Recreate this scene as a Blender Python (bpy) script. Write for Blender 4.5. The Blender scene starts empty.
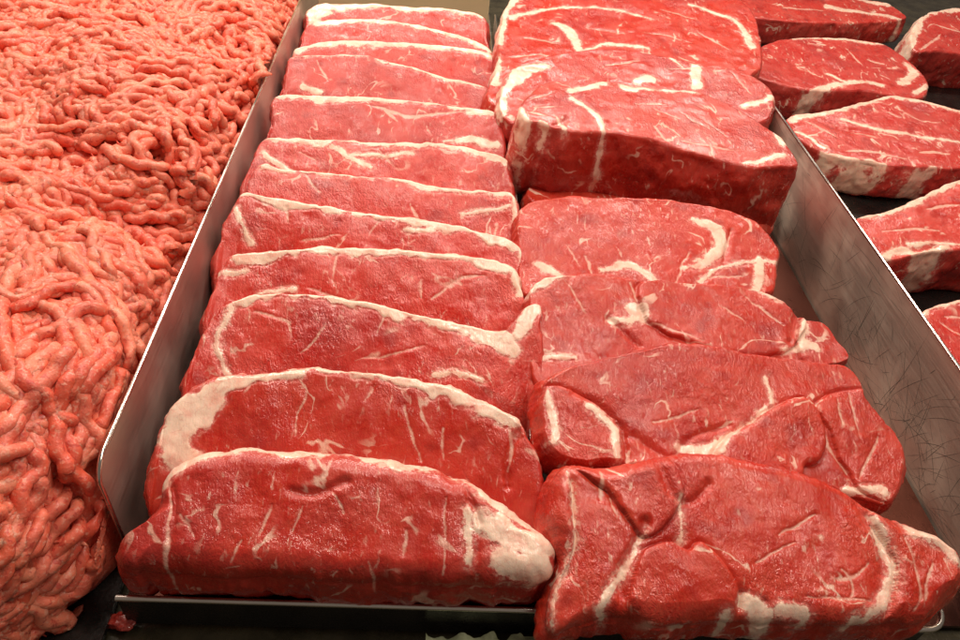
import bpy, math, random
import numpy as np
random.seed(4)
rng = np.random.default_rng(11)
S = bpy.context.scene
COL = S.collection

# ------------------------------------------------------------------ camera
F = 740.0
_s = .015
_t = (669*-300+F*F)/(28+669*_s)
AY = np.array([-28, 669, -F]); AY /= np.linalg.norm(AY)
AX = np.array([_t, -300-_s*_t, -F]); AX /= np.linalg.norm(AX)
AZ = np.cross(AX, AY)
H = .44

def ray(px, py):
    d = np.array([px-480, 320-py, -F])
    return np.array([d@AX, d@AY, d@AZ])

def at(px, py, z):
    r = ray(px, py)
    return np.array([0, 0, H]) + r*((z-H)/r[2])

def on_plane(px, py, p0, n):
    r = ray(px, py); o = np.array([0, 0, H])
    return o + r*(((p0-o)@n)/(r@n))

from mathutils import Matrix
cam_d = bpy.data.cameras.new('camera'); cam = bpy.data.objects.new('camera', cam_d); COL.objects.link(cam)
cam_d.sensor_width = 36; cam_d.lens = 36*F/960; cam_d.clip_start = .01; cam_d.clip_end = 50
m = Matrix([[*AX], [*AY], [*AZ]]).to_4x4()
m.translation = (0, 0, H)
cam.matrix_world = m
cam_d.dof.use_dof = False
S.camera = cam

# ------------------------------------------------------------------ noise
def vnoise(p, seed=0):
    p = np.asarray(p, np.float64) + seed*17.137
    i = np.floor(p).astype(np.int64); f = p-i
    w = f*f*f*(f*(f*6-15)+10)
    def h(x, y, z):
        n = (x*374761393 + y*668265263 + z*2147483647 + seed*974634777) & 0xffffffff
        n = ((n ^ (n >> 13))*1274126177) & 0xffffffff
        n = ((n ^ (n >> 16))*2246822519) & 0xffffffff
        return ((n ^ (n >> 15)) & 0xffffff)/float(0xffffff)
    r = 0
    for dx in (0, 1):
        wx = w[:, 0] if dx else 1-w[:, 0]
        for dy in (0, 1):
            wy = w[:, 1] if dy else 1-w[:, 1]
            for dz in (0, 1):
                wz = w[:, 2] if dz else 1-w[:, 2]
                r = r + wx*wy*wz*h(i[:, 0]+dx, i[:, 1]+dy, i[:, 2]+dz)
    return r*2-1

def fbm(p, o=3, seed=0):
    a = 1; t = 0; r = 0
    for k in range(o):
        r = r + a*vnoise(p*(2**k), seed+k); t += a; a *= .5
    return r/t

# ------------------------------------------------------------------ object helpers
def tag(o, label=None, cat=None, group=None, kind=None):
    if label: o['label'] = label
    if cat: o['category'] = cat
    if group: o['group'] = group
    if kind: o['kind'] = kind
    return o

def empty(name, loc):
    o = bpy.data.objects.new(name, None); COL.objects.link(o); o.location = loc
    o.empty_display_size = .02
    return o

WL = {}          # world position of every mesh
def mesh_np(name, V, faces, mats, parent=None, loc=None, attrs=None, smooth=True, matidx=None):
    """faces: quad int array (n,4) or list of mixed polygons"""
    V = np.asarray(V, np.float64)
    if loc is None: loc = np.array([0., 0., 0.])
    loc = np.asarray(loc, float)
    me = bpy.data.meshes.new(name)
    if isinstance(faces, np.ndarray) and faces.ndim == 2:
        k = faces.shape[1]; nf = len(faces)
        me.vertices.add(len(V)); me.loops.add(nf*k); me.polygons.add(nf)
        me.vertices.foreach_set('co', (V-loc).astype(np.float32).ravel())
        me.loops.foreach_set('vertex_index', faces.astype(np.int32).ravel())
        me.polygons.foreach_set('loop_start', np.arange(0, nf*k, k, dtype=np.int32))
    else:
        me.from_pydata([tuple(v-loc) for v in V], [], [tuple(f) for f in faces])
    for mt in mats if isinstance(mats, (list, tuple)) else [mats]: me.materials.append(mt)
    if matidx is not None: me.polygons.foreach_set('material_index', np.asarray(matidx, np.int32))
    me.update(calc_edges=True); me.validate()
    if smooth: me.polygons.foreach_set('use_smooth', np.ones(len(me.polygons), bool))
    for an, av in (attrs or {}).items():
        a = me.attributes.new(an, 'FLOAT', 'POINT'); a.data.foreach_set('value', np.asarray(av, np.float32))
    o = bpy.data.objects.new(name, me); COL.objects.link(o)
    WL[o.name] = loc
    if parent is not None:
        o.parent = parent; o.location = loc - WL.get(parent.name, np.array(parent.location))
    else:
        o.location = loc
    return o

def catmull(P, n, closed=True):
    P = np.asarray(P, float)
    if closed:
        Q = np.vstack([P[-1], P, P[0], P[1]])
    else:
        Q = np.vstack([2*P[0]-P[1], P, 2*P[-1]-P[-2]])
    out = []
    for i in range(1, len(Q)-2):
        t = np.linspace(0, 1, 24, endpoint=False)[:, None]
        p0, p1, p2, p3 = Q[i-1], Q[i], Q[i+1], Q[i+2]
        out.append(.5*((2*p1)+(-p0+p2)*t+(2*p0-5*p1+4*p2-p3)*t**2+(-p0+3*p1-3*p2+p3)*t**3))
    out = np.vstack(out)
    if not closed: out = np.vstack([out, P[-1]])
    C = np.vstack([out, out[:1]]) if closed else out
    L = np.r_[0, np.cumsum(np.linalg.norm(np.diff(C, axis=0), axis=1))]
    s = np.linspace(0, L[-1], n, endpoint=not closed)
    return np.stack([np.interp(s, L, C[:, k]) for k in range(C.shape[1])], 1)

def seg_dist(Q, poly, hw):
    """distance of points Q (n,2) to polyline minus (tapering) half width"""
    best = np.full(len(Q), 1.0)
    for i in range(len(poly)-1):
        a, b = poly[i], poly[i+1]; d = b-a; L2 = max(d@d, 1e-12)
        t = np.clip(((Q-a)@d)/L2, 0, 1)
        dist = np.linalg.norm(Q-(a+t[:, None]*d), axis=1)
        best = np.minimum(best, dist-(hw[i]*(1-t)+hw[i+1]*t))
    return best

# ------------------------------------------------------------------ materials
def newmat(name):
    mt = bpy.data.materials.new(name); mt.use_nodes = True
    nt = mt.node_tree; nt.nodes.clear()
    out = nt.nodes.new('ShaderNodeOutputMaterial'); b = nt.nodes.new('ShaderNodeBsdfPrincipled')
    nt.links.new(b.outputs[0], out.inputs[0])
    return mt, nt, b

class G:
    def __init__(s, nt): s.nt = nt
    def link(s, a, b):
        if isinstance(a, (int, float)): b.default_value = a
        elif isinstance(a, tuple): b.default_value = a if len(a) != 3 or b.type != 'RGBA' else (*a, 1)
        else: s.nt.links.new(a, b)
    def math(s, op, a, b=0., c=None, clamp=False):
        n = s.nt.nodes.new('ShaderNodeMath'); n.operation = op; n.use_clamp = clamp
        s.link(a, n.inputs[0]); s.link(b, n.inputs[1])
        if c is not None: s.link(c, n.inputs[2])
        return n.outputs[0]
    def coord(s):
        t = s.nt.nodes.new('ShaderNodeTexCoord'); oi = s.nt.nodes.new('ShaderNodeObjectInfo')
        v = s.nt.nodes.new('ShaderNodeVectorMath'); v.operation = 'MULTIPLY_ADD'
        s.nt.links.new(oi.outputs['Random'], v.inputs[0]); v.inputs[1].default_value = (9, 4, 2.3)
        s.nt.links.new(t.outputs['Object'], v.inputs[2])
        s.oi = oi
        return v.outputs[0]
    def mapping(s, v, sc=(1, 1, 1), rot=(0, 0, 0)):
        n = s.nt.nodes.new('ShaderNodeMapping'); s.nt.links.new(v, n.inputs[0])
        n.inputs['Rotation'].default_value = rot; n.inputs['Scale'].default_value = sc
        return n.outputs[0]
    def noise(s, v, scale, detail=2, rough=.5, dist=0.):
        n = s.nt.nodes.new('ShaderNodeTexNoise'); s.nt.links.new(v, n.inputs['Vector'])
        n.inputs['Scale'].default_value = scale; n.inputs['Detail'].default_value = detail
        n.inputs['Roughness'].default_value = rough; n.inputs['Distortion'].default_value = dist
        return n.outputs[0]
    def vor(s, v, scale, feat='F1', rand=1.):
        n = s.nt.nodes.new('ShaderNodeTexVoronoi'); n.feature = feat; s.nt.links.new(v, n.inputs['Vector'])
        n.inputs['Scale'].default_value = scale; n.inputs['Randomness'].default_value = rand
        return n.outputs[0]
    def ss(s, x, lo, hi, a=0., b=1.):
        n = s.nt.nodes.new('ShaderNodeMapRange'); n.interpolation_type = 'SMOOTHSTEP'
        s.link(x, n.inputs[0])
        for i, q in enumerate((lo, hi, a, b)): s.link(q, n.inputs[1+i])
        return n.outputs[0]
    def mix(s, f, a, b, mode='MIX'):
        n = s.nt.nodes.new('ShaderNodeMix'); n.data_type = 'RGBA'; n.blend_type = mode
        s.link(f, n.inputs[0]); s.link(a, n.inputs[6]); s.link(b, n.inputs[7])
        return n.outputs[2]
    def attr(s, name):
        n = s.nt.nodes.new('ShaderNodeAttribute'); n.attribute_name = name
        return n.outputs['Fac']
    def bump(s, h, strength, dist, norm=None):
        n = s.nt.nodes.new('ShaderNodeBump'); s.link(h, n.inputs['Height'])
        n.inputs['Strength'].default_value = strength; n.inputs['Distance'].default_value = dist
        if norm is not None: s.nt.links.new(norm, n.inputs['Normal'])
        return n.outputs[0]

def meat_material(name, lean_a, lean_b, fat_a, fat_b, fleck=.5, ang=.6, wrinkle=1., pink=(.62, .095, .065), grain=.42):
    mt, nt, b = newmat(name); g = G(nt)
    v = g.coord()
    # large fat areas traced for each steak, broken up by noise
    wob = g.noise(v, 160, 3, .6)
    d = g.math('ADD', g.attr('fat'), g.math('MULTIPLY', g.math('SUBTRACT', wob, .5), .005))
    d = g.math('ADD', d, g.math('MULTIPLY', g.math('SUBTRACT', g.noise(v, 620, 2, .6), .5), .0026))
    fat = g.ss(d, -.0010, .0008, 1, 0)
    feather = g.math('MULTIPLY', g.ss(d, .0002, .0036, .55, 0), g.ss(g.noise(v, 300, 2, .6), .46, .66))
    fat = g.math('MAXIMUM', fat, feather)
    fringe = g.ss(d, 0., .005, .45, 0)
    dv = g.math('ADD', g.attr('vein'), g.math('MULTIPLY', g.math('SUBTRACT', g.noise(v, 330, 2), .5), .0018))
    vein = g.ss(dv, -.0006, .0009, .6, 0)
    # short flecks along the grain + wandering seams of uneven width
    gv = g.mapping(v, (1, .30, .6), (0, 0, ang))
    fl = g.noise(gv, 260, 2.5, .55, .5)
    mask = g.ss(g.noise(v, 24, 2), .42, .60)
    flk = g.math('MULTIPLY', g.ss(fl, .60, .72), g.math('MULTIPLY', mask, fleck*.72))
    wv = g.noise(v, 21, 3.5, .5, .8)
    rid = g.math('ABSOLUTE', g.math('SUBTRACT', wv, .5))
    wn_ = g.noise(v, 60, 2)
    wid = g.ss(wn_, .42, .70, .004, .026)
    seam = g.math('MULTIPLY', g.ss(g.math('DIVIDE', rid, wid), .25, 1., 1, 0), g.math('MULTIPLY', g.ss(wn_, .45, .58), g.ss(g.noise(v, 30, 1), .47, .60, 0, min(.8, fleck*1.0))))
    tot = g.math('MAXIMUM', g.math('MAXIMUM', fat, vein), g.math('MAXIMUM', flk, seam))
    lean = g.mix(g.ss(g.noise(v, 30, 3, .6), .36, .64), (*lean_a, 1), (*lean_b, 1))
    fib = g.noise(g.mapping(v, (1, .16, .5), (0, 0, ang+.25)), 700, 2, .6)
    lean = g.mix(g.ss(fib, .42, .66, 0, .5), lean, (*pink, 1))
    cloud = g.ss(g.noise(v, 130, 3, .65), .48, .72, 0, .55)
    lean = g.mix(cloud, lean, (*pink, 1))
    dk = g.ss(g.noise(v, 45, 2), .56, .74, 0, .6)
    lean = g.mix(dk, lean, (.30, .010, .008, 1))
    lean = g.mix(g.ss(g.noise(v, 11, 2), .50, .72, 0, .55), lean, (.36, .022, .022, 1))
    lean = g.mix(fringe, lean, (.66, .17, .14, 1))
    fatc = g.mix(g.ss(g.noise(v, 95, 3, .6), .42, .70), (*fat_a, 1), (*fat_b, 1))
    crack = g.math('MULTIPLY', g.ss(g.math('ABSOLUTE', g.math('SUBTRACT', g.noise(v, 90, 2, .5, .8), .5)), 0, .02, 1, 0), .4)
    fatc = g.mix(crack, fatc, (.66, .27, .19, 1))
    lean = g.mix(g.math('MULTIPLY', g.oi.outputs['Random'], .35), lean, (.40, .030, .028, 1))
    c = g.mix(tot, lean, fatc)
    nt.links.new(c, b.inputs['Base Color'])
    rgh = g.ss(g.noise(v, 60, 2), .35, .65, .24, .42)
    rgh = g.math('ADD', rgh, g.math('MULTIPLY', tot, -.03))
    nt.links.new(rgh, b.inputs['Roughness'])
    nt.links.new(g.ss(g.noise(v, 28, 3, .6), .40, .66, .10, .75), b.inputs['Coat Weight'])
    b.inputs['Specular IOR Level'].default_value = .38
    b.inputs['Coat Weight'].default_value = .55; b.inputs['Coat Roughness'].default_value = .07
    b.inputs['Subsurface Weight'].default_value = .22
    b.inputs['Subsurface Radius'].default_value = (1, .28, .18); b.inputs['Subsurface Scale'].default_value = .0022
    # wrinkles: creased grain + wet micro texture
    wp = g.mapping(v, (1, .55, .8), (0, 0, ang))
    wr = g.math('ABSOLUTE', g.math('SUBTRACT', g.noise(wp, 250, 3, .6, .6), .5))
    wmask = g.ss(g.noise(v, 22, 1), .40, .60, .12, 1)
    n1 = g.bump(g.math('MULTIPLY', g.math('POWER', g.math('MULTIPLY', wr, 3., clamp=True), .55), g.math('MULTIPLY', wmask, g.math('SUBTRACT', 1., g.math('MULTIPLY', fat, .85)))), .34*wrinkle, .0016)
    n2 = g.bump(g.math('MULTIPLY', g.noise(wp, 820, 2, .7), g.math('SUBTRACT', 1., g.math('MULTIPLY', fat, .6))), grain, .0008, n1)
    fibh = g.noise(g.mapping(v, (1, .12, .5), (0, 0, ang+.25)), 520, 2, .6)
    n3 = g.bump(fibh, .22, .0009, n2)
    nt.links.new(n3, b.inputs['Normal']); nt.links.new(n3, b.inputs['Coat Normal'])
    return mt

M = {}
M['strip'] = meat_material('strip_meat', (.52, .018, .010), (.61, .052, .034), (.87, .63, .49), (.83, .46, .35), .6, .5, 1.)
M['front'] = meat_material('front_strip_meat', (.47, .016, .006), (.55, .038, .020), (.87, .63, .49), (.83, .46, .35), .62, -.35, .7, (.56, .062, .028), .42)
M['rib'] = meat_material('rib_eye_meat', (.49, .018, .007), (.58, .046, .024), (.87, .63, .49), (.83, .46, .35), .75, .9, 1.1, (.57, .068, .032), .44)
M['side'] = meat_material('marbled_meat', (.51, .022, .015), (.60, .060, .044), (.87, .63, .49), (.83, .46, .35), 1., 1.2, .8)

# ------------------------------------------------------------------ steaks
def slab(name, poly, anchor, slope=(0, .3), T=.03, R=.0034, flare=.0, bulge=.003, fats=(), veins=(), creases=(),
         mat='strip', parent=None, strip_w=None, N=420, MR=90, seed=0, amp=1., jit=.0019, sag=0., lifts=()):
    """poly: outline of the upper face in photo pixels, laid on the plane through anchor (px,py,z) of given slope."""
    sx, sy = slope
    n = np.array([-sx, -sy, 1.]); n /= np.linalg.norm(n)
    u = np.array([1., 0, sx]); u /= np.linalg.norm(u); v = np.cross(n, u)
    p0 = at(*anchor)
    def uv(px, py):
        q = on_plane(px, py, p0, n)-p0
        return np.array([q@u, q@v])
    def scale(px, py):
        q = on_plane(px, py, p0, n)-np.array([0, 0, H])
        return abs(q@np.array([0, 0, 1])*AZ[2]+q@np.array([1, 0, 0])*AX[2]+q@np.array([0, 1, 0])*AY[2])/F
    P = np.array([uv(*q) for q in poly])
    if strip_w:                                   # poly is only the far edge: close it with the near, overlapped edge
        w = strip_w
        Ptop = P[np.argsort(P[:, 0])]
        k = len(P); e = np.linspace(-1, 1, k)
        low = P + np.stack([-.006*np.sign(e)*np.abs(e)**4, -w*(1-.10*np.abs(e)**6)], 1)
        left = (P[0]*.6+low[0]*.4) + np.array([-.006, 0]); right = (P[-1]*.6+low[-1]*.4) + np.array([.006, 0])
        P = np.vstack([P, right, low[::-1], left])
    O = catmull(P, N)
    if ((O[:, 0]*np.roll(O[:, 1], -1)-np.roll(O[:, 0], -1)*O[:, 1]).sum()) < 0: O = O[::-1]
    # ragged outline
    tang = np.roll(O, -1, 0)-np.roll(O, 1, 0); tang /= np.linalg.norm(tang, axis=1)[:, None]
    nor = np.stack([tang[:, 1], -tang[:, 0]], 1)
    j = fbm(np.c_[O/.012, np.full(N, seed*1.7)], 3, seed)
    O = O + nor*(j*jit)[:, None]
    # medial segment
    umin, umax = O[:, 0].min(), O[:, 0].max()
    hh = (O[:, 1].max()-O[:, 1].min())*.42
    lo, hi = umin+hh, umax-hh
    if lo > hi: lo = hi = (umin+umax)/2
    uu = np.linspace(umin+.08*(umax-umin), umax-.08*(umax-umin), 40)
    mid = []
    for q in uu:
        near = np.abs(O[:, 0]-q) < (umax-umin)*.04
        mid.append((O[near, 1].max()+O[near, 1].min())/2 if near.any() else O[:, 1].mean())
    cu = np.clip(O[:, 0], lo, hi)
    fit = np.polyfit(uu, mid, 2)
    C = np.stack([cu, np.polyval(fit, cu)], 1)
    Rl = np.linalg.norm(O-C, axis=1)
    rows = []          # each: (N,2) uv, (N,) h, outward weight
    rr = 1-(1-np.linspace(0, 1, MR))**1.15
    uvs, hs, top = [], [], []
    for r in rr:
        q = C+(O-C)*r
        d = (1-r)*Rl
        x = 1-np.minimum(d/R, 1)
        h = -R*(1-np.sqrt(np.maximum(0, 1-x*x)))
        uvs.append(q); hs.append(h); top.append(np.clip(1-x, 0, 1))
    fw = np.maximum(0, -nor[:, 1])
    nside = max(14, MR//3)
    for k in range(1, nside+1):
        t = k/nside
        out = flare*fw*t+bulge*np.sin(math.pi*min(1, t*1.05))
        curl = 0 if t < .8 else -.006*((t-.8)/.2)**2
        uvs.append(O+nor*(out+curl)[:, None]); hs.append(np.full(N, -R-(T-R)*t)); top.append(np.zeros(N))
    uvs.append(C+(O-C)*.85+nor*(flare*fw)[:, None]*.8); hs.append(np.full(N, -T)); top.append(np.zeros(N))
    uvs.append(C); hs.append(np.full(N, -T)); top.append(np.zeros(N))
    nr = len(uvs)
    Q = np.vstack(uvs); h = np.concatenate(hs); tp = np.concatenate(top)
    NN = np.vstack([nor]*nr)
    big = 1.0
    # fat distance fields
    fat = np.full(len(Q), big); vein = np.full(len(Q), big)
    q3 = np.c_[Q, h*.8+seed*.77]
    def wn(sc, sd): return np.stack([fbm(q3/sc, 2, sd), fbm(q3/sc, 2, sd+50)], 1)
    Qw = Q + .0034*wn(.026, 60+seed) + .0010*wn(.0065, 80+seed)
    wmod = np.clip(1+.75*fbm(q3/.009, 2, 90+seed), .25, 2)
    def field(lst, arr, taper):
        for pl, hw in lst:
            if taper: hw = hw*.75
            pts = np.array([uv(*q) for q in pl])
            w = np.array(hw if isinstance(hw, (list, tuple)) else [hw]*len(pl), float)
            w = w*np.array([scale(*q) for q in pl])
            k = (len(pts)-1)*4+1 if len(pts) > 2 else 7
            cc = catmull(np.c_[pts, w], k, closed=False); pts, w = cc[:, :2], cc[:, 2]
            if taper: w = w*(.1+.9*np.sin(np.linspace(.15, math.pi-.15, k)))
            wmax = w.max()
            dd = seg_dist(Qw, pts, w)
            arr = np.minimum(arr, dd-(wmod-1)*wmax*.8)
        return arr
    fat = field(fats, fat, False); vein = field(veins, vein, True)
    # relief
    P3 = np.c_[Q, h]
    h = h + amp*tp*(.0020*fbm(np.c_[Q/.034, np.full(len(Q), seed*3.3)], 3, seed+3)
                    + .0006*fbm(np.c_[Q/.0095, np.full(len(Q), seed*2.1)], 3, seed+9))
    h = h + tp*(np.exp(-(np.maximum(fat, 0)/.0025)**2)*.0003 - np.exp(-((fat-.001)/.0016)**2)*.0005)
    h = h - tp*np.exp(-(np.maximum(vein, 0)/.001)**2)*.0004
    for pl, hw, dep in creases:
        pts = np.array([uv(*q) for q in pl]); k = (len(pts)-1)*4+1
        if len(pts) > 2: pts = catmull(pts, k, closed=False)
        w = hw*scale(*pl[0])
        dd = seg_dist(Q, pts, np.zeros(len(pts)))
        dd = dd+.0012*fbm(np.c_[Q/.006, np.zeros(len(Q))], 2, 5)
        h = h - np.maximum(tp, .3)*dep*.5*np.exp(-(dd/w)**2)
    for pl, dh in lifts:
        pts = np.array([uv(*q) for q in pl]); pts = catmull(pts, len(pts)*5)
        cl = np.vstack([pts, pts[:1]])
        dd = seg_dist(Qw, cl, np.zeros(len(cl)))
        ins = np.zeros(len(Q), bool)
        for (x0, y0), (x1, y1) in zip(cl[:-1], cl[1:]):
            cr = ((y0 > Qw[:, 1]) != (y1 > Qw[:, 1])) & (Qw[:, 0] < (x1-x0)*(Qw[:, 1]-y0)/(y1-y0+1e-15)+x0)
            ins ^= cr
        sd = np.where(ins, dd, -dd)
        t = np.clip((sd+.0008)/.0042, 0, 1)
        h = h + np.maximum(tp, .2)*dh*np.sqrt(1-(1-t)**2) - np.where(ins, 0, tp*.0016*np.exp(-(dd/.0022)**2))
    if sag:
        vref = np.interp(Q[:, 0], Ptop[:, 0], Ptop[:, 1]) if strip_w else O[:, 1].max()
        wd = strip_w or np.ptp(O[:, 1])
        h = h - sag*np.clip((vref-Q[:, 1])/wd, 0, 1.1)**1.7
    so = (1-tp)
    o = amp*so*(.0036*fbm(P3/.02, 3, seed+21)+.0009*fbm(P3/np.array([.004, .004, .016]), 2, seed+31))
    o[:MR*N] *= .5
    Q2 = Q+NN*o[:, None]
    W = p0+Q2[:, :1]*u+Q2[:, 1:2]*v+h[:, None]*n
    W[:, 2] = np.maximum(W[:, 2], .0035+.001*np.random.default_rng(seed).random(len(W)))
    idx = np.arange(nr*N).reshape(nr, N)
    a, b_ = idx[:-1], np.roll(idx[:-1], -1, 1)
    c, d_ = np.roll(idx[1:], -1, 1), idx[1:]
    faces = np.stack([d_, c, b_, a], -1).reshape(-1, 4)
    # orientation: outline is counter-clockwise
    base = p0.copy() if parent is None else np.array(parent.location)
    if parent is None: base = np.array([*W[:, :2].mean(0), W[:, 2].min()])
    return mesh_np(name, W, faces, M[mat], parent, base, {'fat': fat, 'vein': vein})

def Z(ox, oy, s):
    return lambda *a: [(ox+x*s, oy+y*s) for x, y in a]
z3 = Z(200, 0, .3542); z4 = Z(180, 180, .3958); z5 = Z(90, 360, .5104)
z6 = Z(480, 0, .3594); z7 = Z(500, 180, .4375); z8 = Z(520, 380, .4583)
zT = Z(680, 0, .3436); zR = Z(760, 160, .375)

GS = 'strip steaks shingled down the left tray'
GR = 'rib eye steaks overlapping down the right tray'
GT = 'marbled steaks laid out on the black tray'
ZB = .095
# ---- strip steaks, front to back
def strip(top, fats, veins=(), creases=(), label='', z=ZB, slope=(0, .42), W=.088, T=.030, seed=0, mat='strip', N=420, MR=90, **k):
    k.setdefault('sag', .017)
    mid = top[len(top)//2]
    fats = [(p, [w*2.1 for w in h] if isinstance(h, (list, tuple)) and len(h) > 4 else h) for p, h in fats]
    slope = (random.uniform(-.02, .02), slope[1]+random.uniform(-.05, .05))
    o = slab('strip_steak', top, (*mid, z), slope, T, fats=fats, veins=veins, creases=creases, strip_w=W, mat=mat, N=N, MR=MR, seed=seed, **k)
    return tag(o, label, 'steak', GS)

s1 = slab('strip_steak', [(158, 480), (172, 462), (195, 451), (230, 445), (260, 443), (310, 445), (360, 451), (410, 459), (450, 469), (480, 481), (510, 504), (540, 528),
                     (557, 550), (550, 578), (500, 582), (440, 581), (380, 579), (320, 577), (260, 575), (205, 574), (168, 571), (140, 568), (125, 574), (112, 563), (113, 542), (128, 528), (150, 505)],
          (310, 445, .095), (0, .38), .050, R=.014, flare=.008, bulge=.003, mat='front', N=760, MR=170, seed=1,
          fats=[([(150, 497), (167, 474), (185, 458), (210, 449), (260, 445), (310, 447), (360, 453), (410, 461), (455, 472)], [4, 8, 10, 8, 6.5, 6, 6, 5, 2]),
                (z5((735, 235), (780, 268), (850, 300), (915, 370)), [1, 6, 8, 8]),
                (z5((770, 320), (830, 345), (890, 365)), [10, 14, 10]), (z5((738, 300), (745, 400)), [3.5, 4]),
                ([(498, 560), (540, 566)], 14)],
          veins=[(z5((152, 240), (160, 310), (140, 400), (152, 470)), 1.5), (z5((470, 190), (455, 230)), 2), (z5((350, 285), (330, 350)), 1.3),
                 (z5((415, 285), (395, 330)), 1.1), (z5((622, 330), (610, 385)), 2), (z5((545, 400), (560, 440)), 1.3), (z5((700, 270), (690, 420)), 1),
                 (z5((290, 360), (270, 400)), 1), (z5((180, 310), (200, 350)), 1), (z5((480, 260), (500, 300)), 1)],
          creases=[(z5((395, 255), (440, 262), (500, 238)), 5, .004), (z5((160, 250), (165, 320), (145, 400)), 4, .003), (z5((735, 250), (765, 330), (740, 450)), 3, .003)])
tag(s1, 'nearest strip steak with ragged left end, thick cut side facing the front rim', 'steak', GS)

strip([(163, 428), (168, 410), (185, 393), (210, 378), (260, 371), (300, 369), (340, 368), (400, 374), (450, 385), (490, 402), (518, 420), (537, 452)],
      [([(218, 384), (197, 405), (182, 430), (176, 455)], [8, 16, 17, 17]),
       ([(220, 381), (280, 373), (335, 370), (376, 374), (417, 381), (458, 391), (498, 406), (518, 420)], [2, 2, 2.5, 3.5, 4.5, 6, 7, 5])],
      [(z5((830, 115), (826, 210)), 2), (z5((615, 90), (650, 190)), 1.2), (z5((560, 50), (540, 80)), 1), (z5((420, 60), (400, 140)), 1), (z5((700, 130), (690, 190)), 1.2)],
      [(z5((845, 130), (820, 190), (822, 240)), 4, .006)], 'strip steak with big cream fat block on left end, second from the front', seed=2, mat='front', N=700, MR=150, W=.085)

strip([(194, 352), (200, 332), (215, 312), (237, 298), (262, 292), (320, 294), (370, 301), (420, 313), (470, 324), (505, 330), (528, 306), (542, 305), (541, 328)],
      [(z4((150, 300), (250, 285), (350, 290), (450, 305), (550, 330), (650, 352), (720, 365), (800, 388)), [3, 2, 2.5, 3, 4, 4, 5, 6]),
       (z4((750, 390), (840, 425)), 8), (z4((900, 312), (850, 385)), 7), (z4((130, 320), (92, 400), (108, 480)), 2.5), (z4((640, 492), (700, 482), (760, 502)), 3)],
      [(z4((190, 330), (240, 345), (275, 360), (275, 400)), 1.4), (z4((300, 430), (340, 400), (370, 365)), 1.4), (z4((470, 440), (620, 420)), 1), (z4((520, 320), (500, 380)), 1)],
      [], 'strip steak with curled cream fat tip at its right end, third from front', seed=3, mat='strip', N=640, MR=130, W=.085)

strip([(214, 285), (220, 270), (232, 253), (260, 250), (290, 248), (330, 246), (380, 247), (440, 252), (490, 258), (514, 268), (523, 290)],
      [(z4((150, 185), (200, 190), (260, 180)), [7, 6, 4]), (z4((250, 175), (350, 168), (450, 180), (550, 180), (650, 185), (750, 200), (830, 222)), [3, 3, 3.5, 3, 3, 3.5, 4.5]),
       (z4((840, 220), (862, 290)), 5), (z4((100, 232), (170, 220)), 2), (z4((200, 282), (290, 275)), 2.5)],
      [(z4((610, 248), (610, 295)), 1.2), (z4((640, 292), (700, 250), (770, 240)), 1.5), (z4((400, 190), (390, 260)), 1), (z4((330, 270), (420, 290)), 1)],
      [], 'strip steak with wrinkled lean under a continuous fat band, fourth from front', seed=4, mat='strip', N=600, MR=120)

strip([(221, 232), (228, 214), (243, 192), (262, 195), (310, 203), (370, 212), (430, 220), (470, 227), (505, 237), (522, 250), (523, 270)],
      [(z4((165, 35), (250, 47), (350, 62), (450, 74), (550, 90), (650, 105), (720, 118), (780, 142)), [2, 2.5, 3, 2.5, 2.5, 3, 3.5, 5]),
       (z4((760, 130), (850, 162)), 6), (z4((860, 170), (862, 230)), 3), (z4((150, 80), (180, 150)), 3), (z4((570, 132), (640, 122)), 2.5)],
      [(z4((270, 60), (270, 100)), 1.2), (z4((300, 150), (400, 140)), 1.2), (z4((500, 100), (480, 140)), 1)],
      [], 'bright strip steak with white fat wedge at right corner, fifth from front', seed=5, N=520, MR=100)

strip([(243, 195), (248, 178), (262, 163), (285, 168), (306, 170), (342, 173), (398, 177), (427, 183), (455, 188), (483, 190), (512, 193), (519, 212)],
      [(z3((290, 478), (400, 490), (480, 490), (560, 500), (640, 520), (720, 530), (800, 540), (880, 548)), [2, 2.5, 2.5, 2, 2.5, 2.5, 2, 2.5]),
       (z3((180, 470), (260, 482)), 3.5), (z3((890, 560), (895, 620)), 2.5), (z3((740, 602), (880, 580)), 1.8)],
      [(z3((290, 490), (340, 540)), 1.5), (z3((600, 575), (620, 610)), 1.5)],
      [], 'strip steak with thin straight fat line and small flecks, sixth from front', seed=6, N=460, MR=90)

strip([(247, 168), (255, 150), (267, 136), (306, 138), (342, 139), (377, 141), (412, 141), (448, 143), (476, 149), (504, 157), (511, 175)],
      [(z3((190, 387), (300, 392), (400, 396), (500, 402), (600, 402), (700, 408), (780, 424), (860, 444)), [2, 2.5, 2, 2.5, 2.5, 2.5, 3, 3]),
       (z3((370, 410), (430, 440), (480, 470)), 2.5), (z3((430, 430), (520, 440), (600, 430)), 2), (z3((180, 430), (260, 480)), 3)],
      [(z3((500, 420), (560, 470)), 1.5), (z3((280, 420), (330, 450)), 1.2)], [],
      'strip steak split by a branching white middle seam, seventh from front', seed=7, N=440, MR=84)

strip([(270, 122), (271, 104), (276, 95), (306, 94), (342, 95), (377, 97), (412, 99), (448, 103), (494, 111), (503, 130)],
      [(z3((215, 268), (300, 267), (400, 272), (500, 278), (600, 283), (700, 292), (830, 318)), [2, 3, 3, 2, 2.5, 3, 2.5]), (z3((690, 390), (760, 388), (840, 402)), [2, 4, 4])],
      [(z3((470, 295), (600, 322), (760, 312)), 1.6), (z3((640, 340), (655, 372)), 1.5), (z3((500, 300), (560, 330)), 1.5)], [],
      'strip steak with rounded left corner and fat smear lower right, eighth from front', seed=8, N=420, MR=80)

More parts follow.
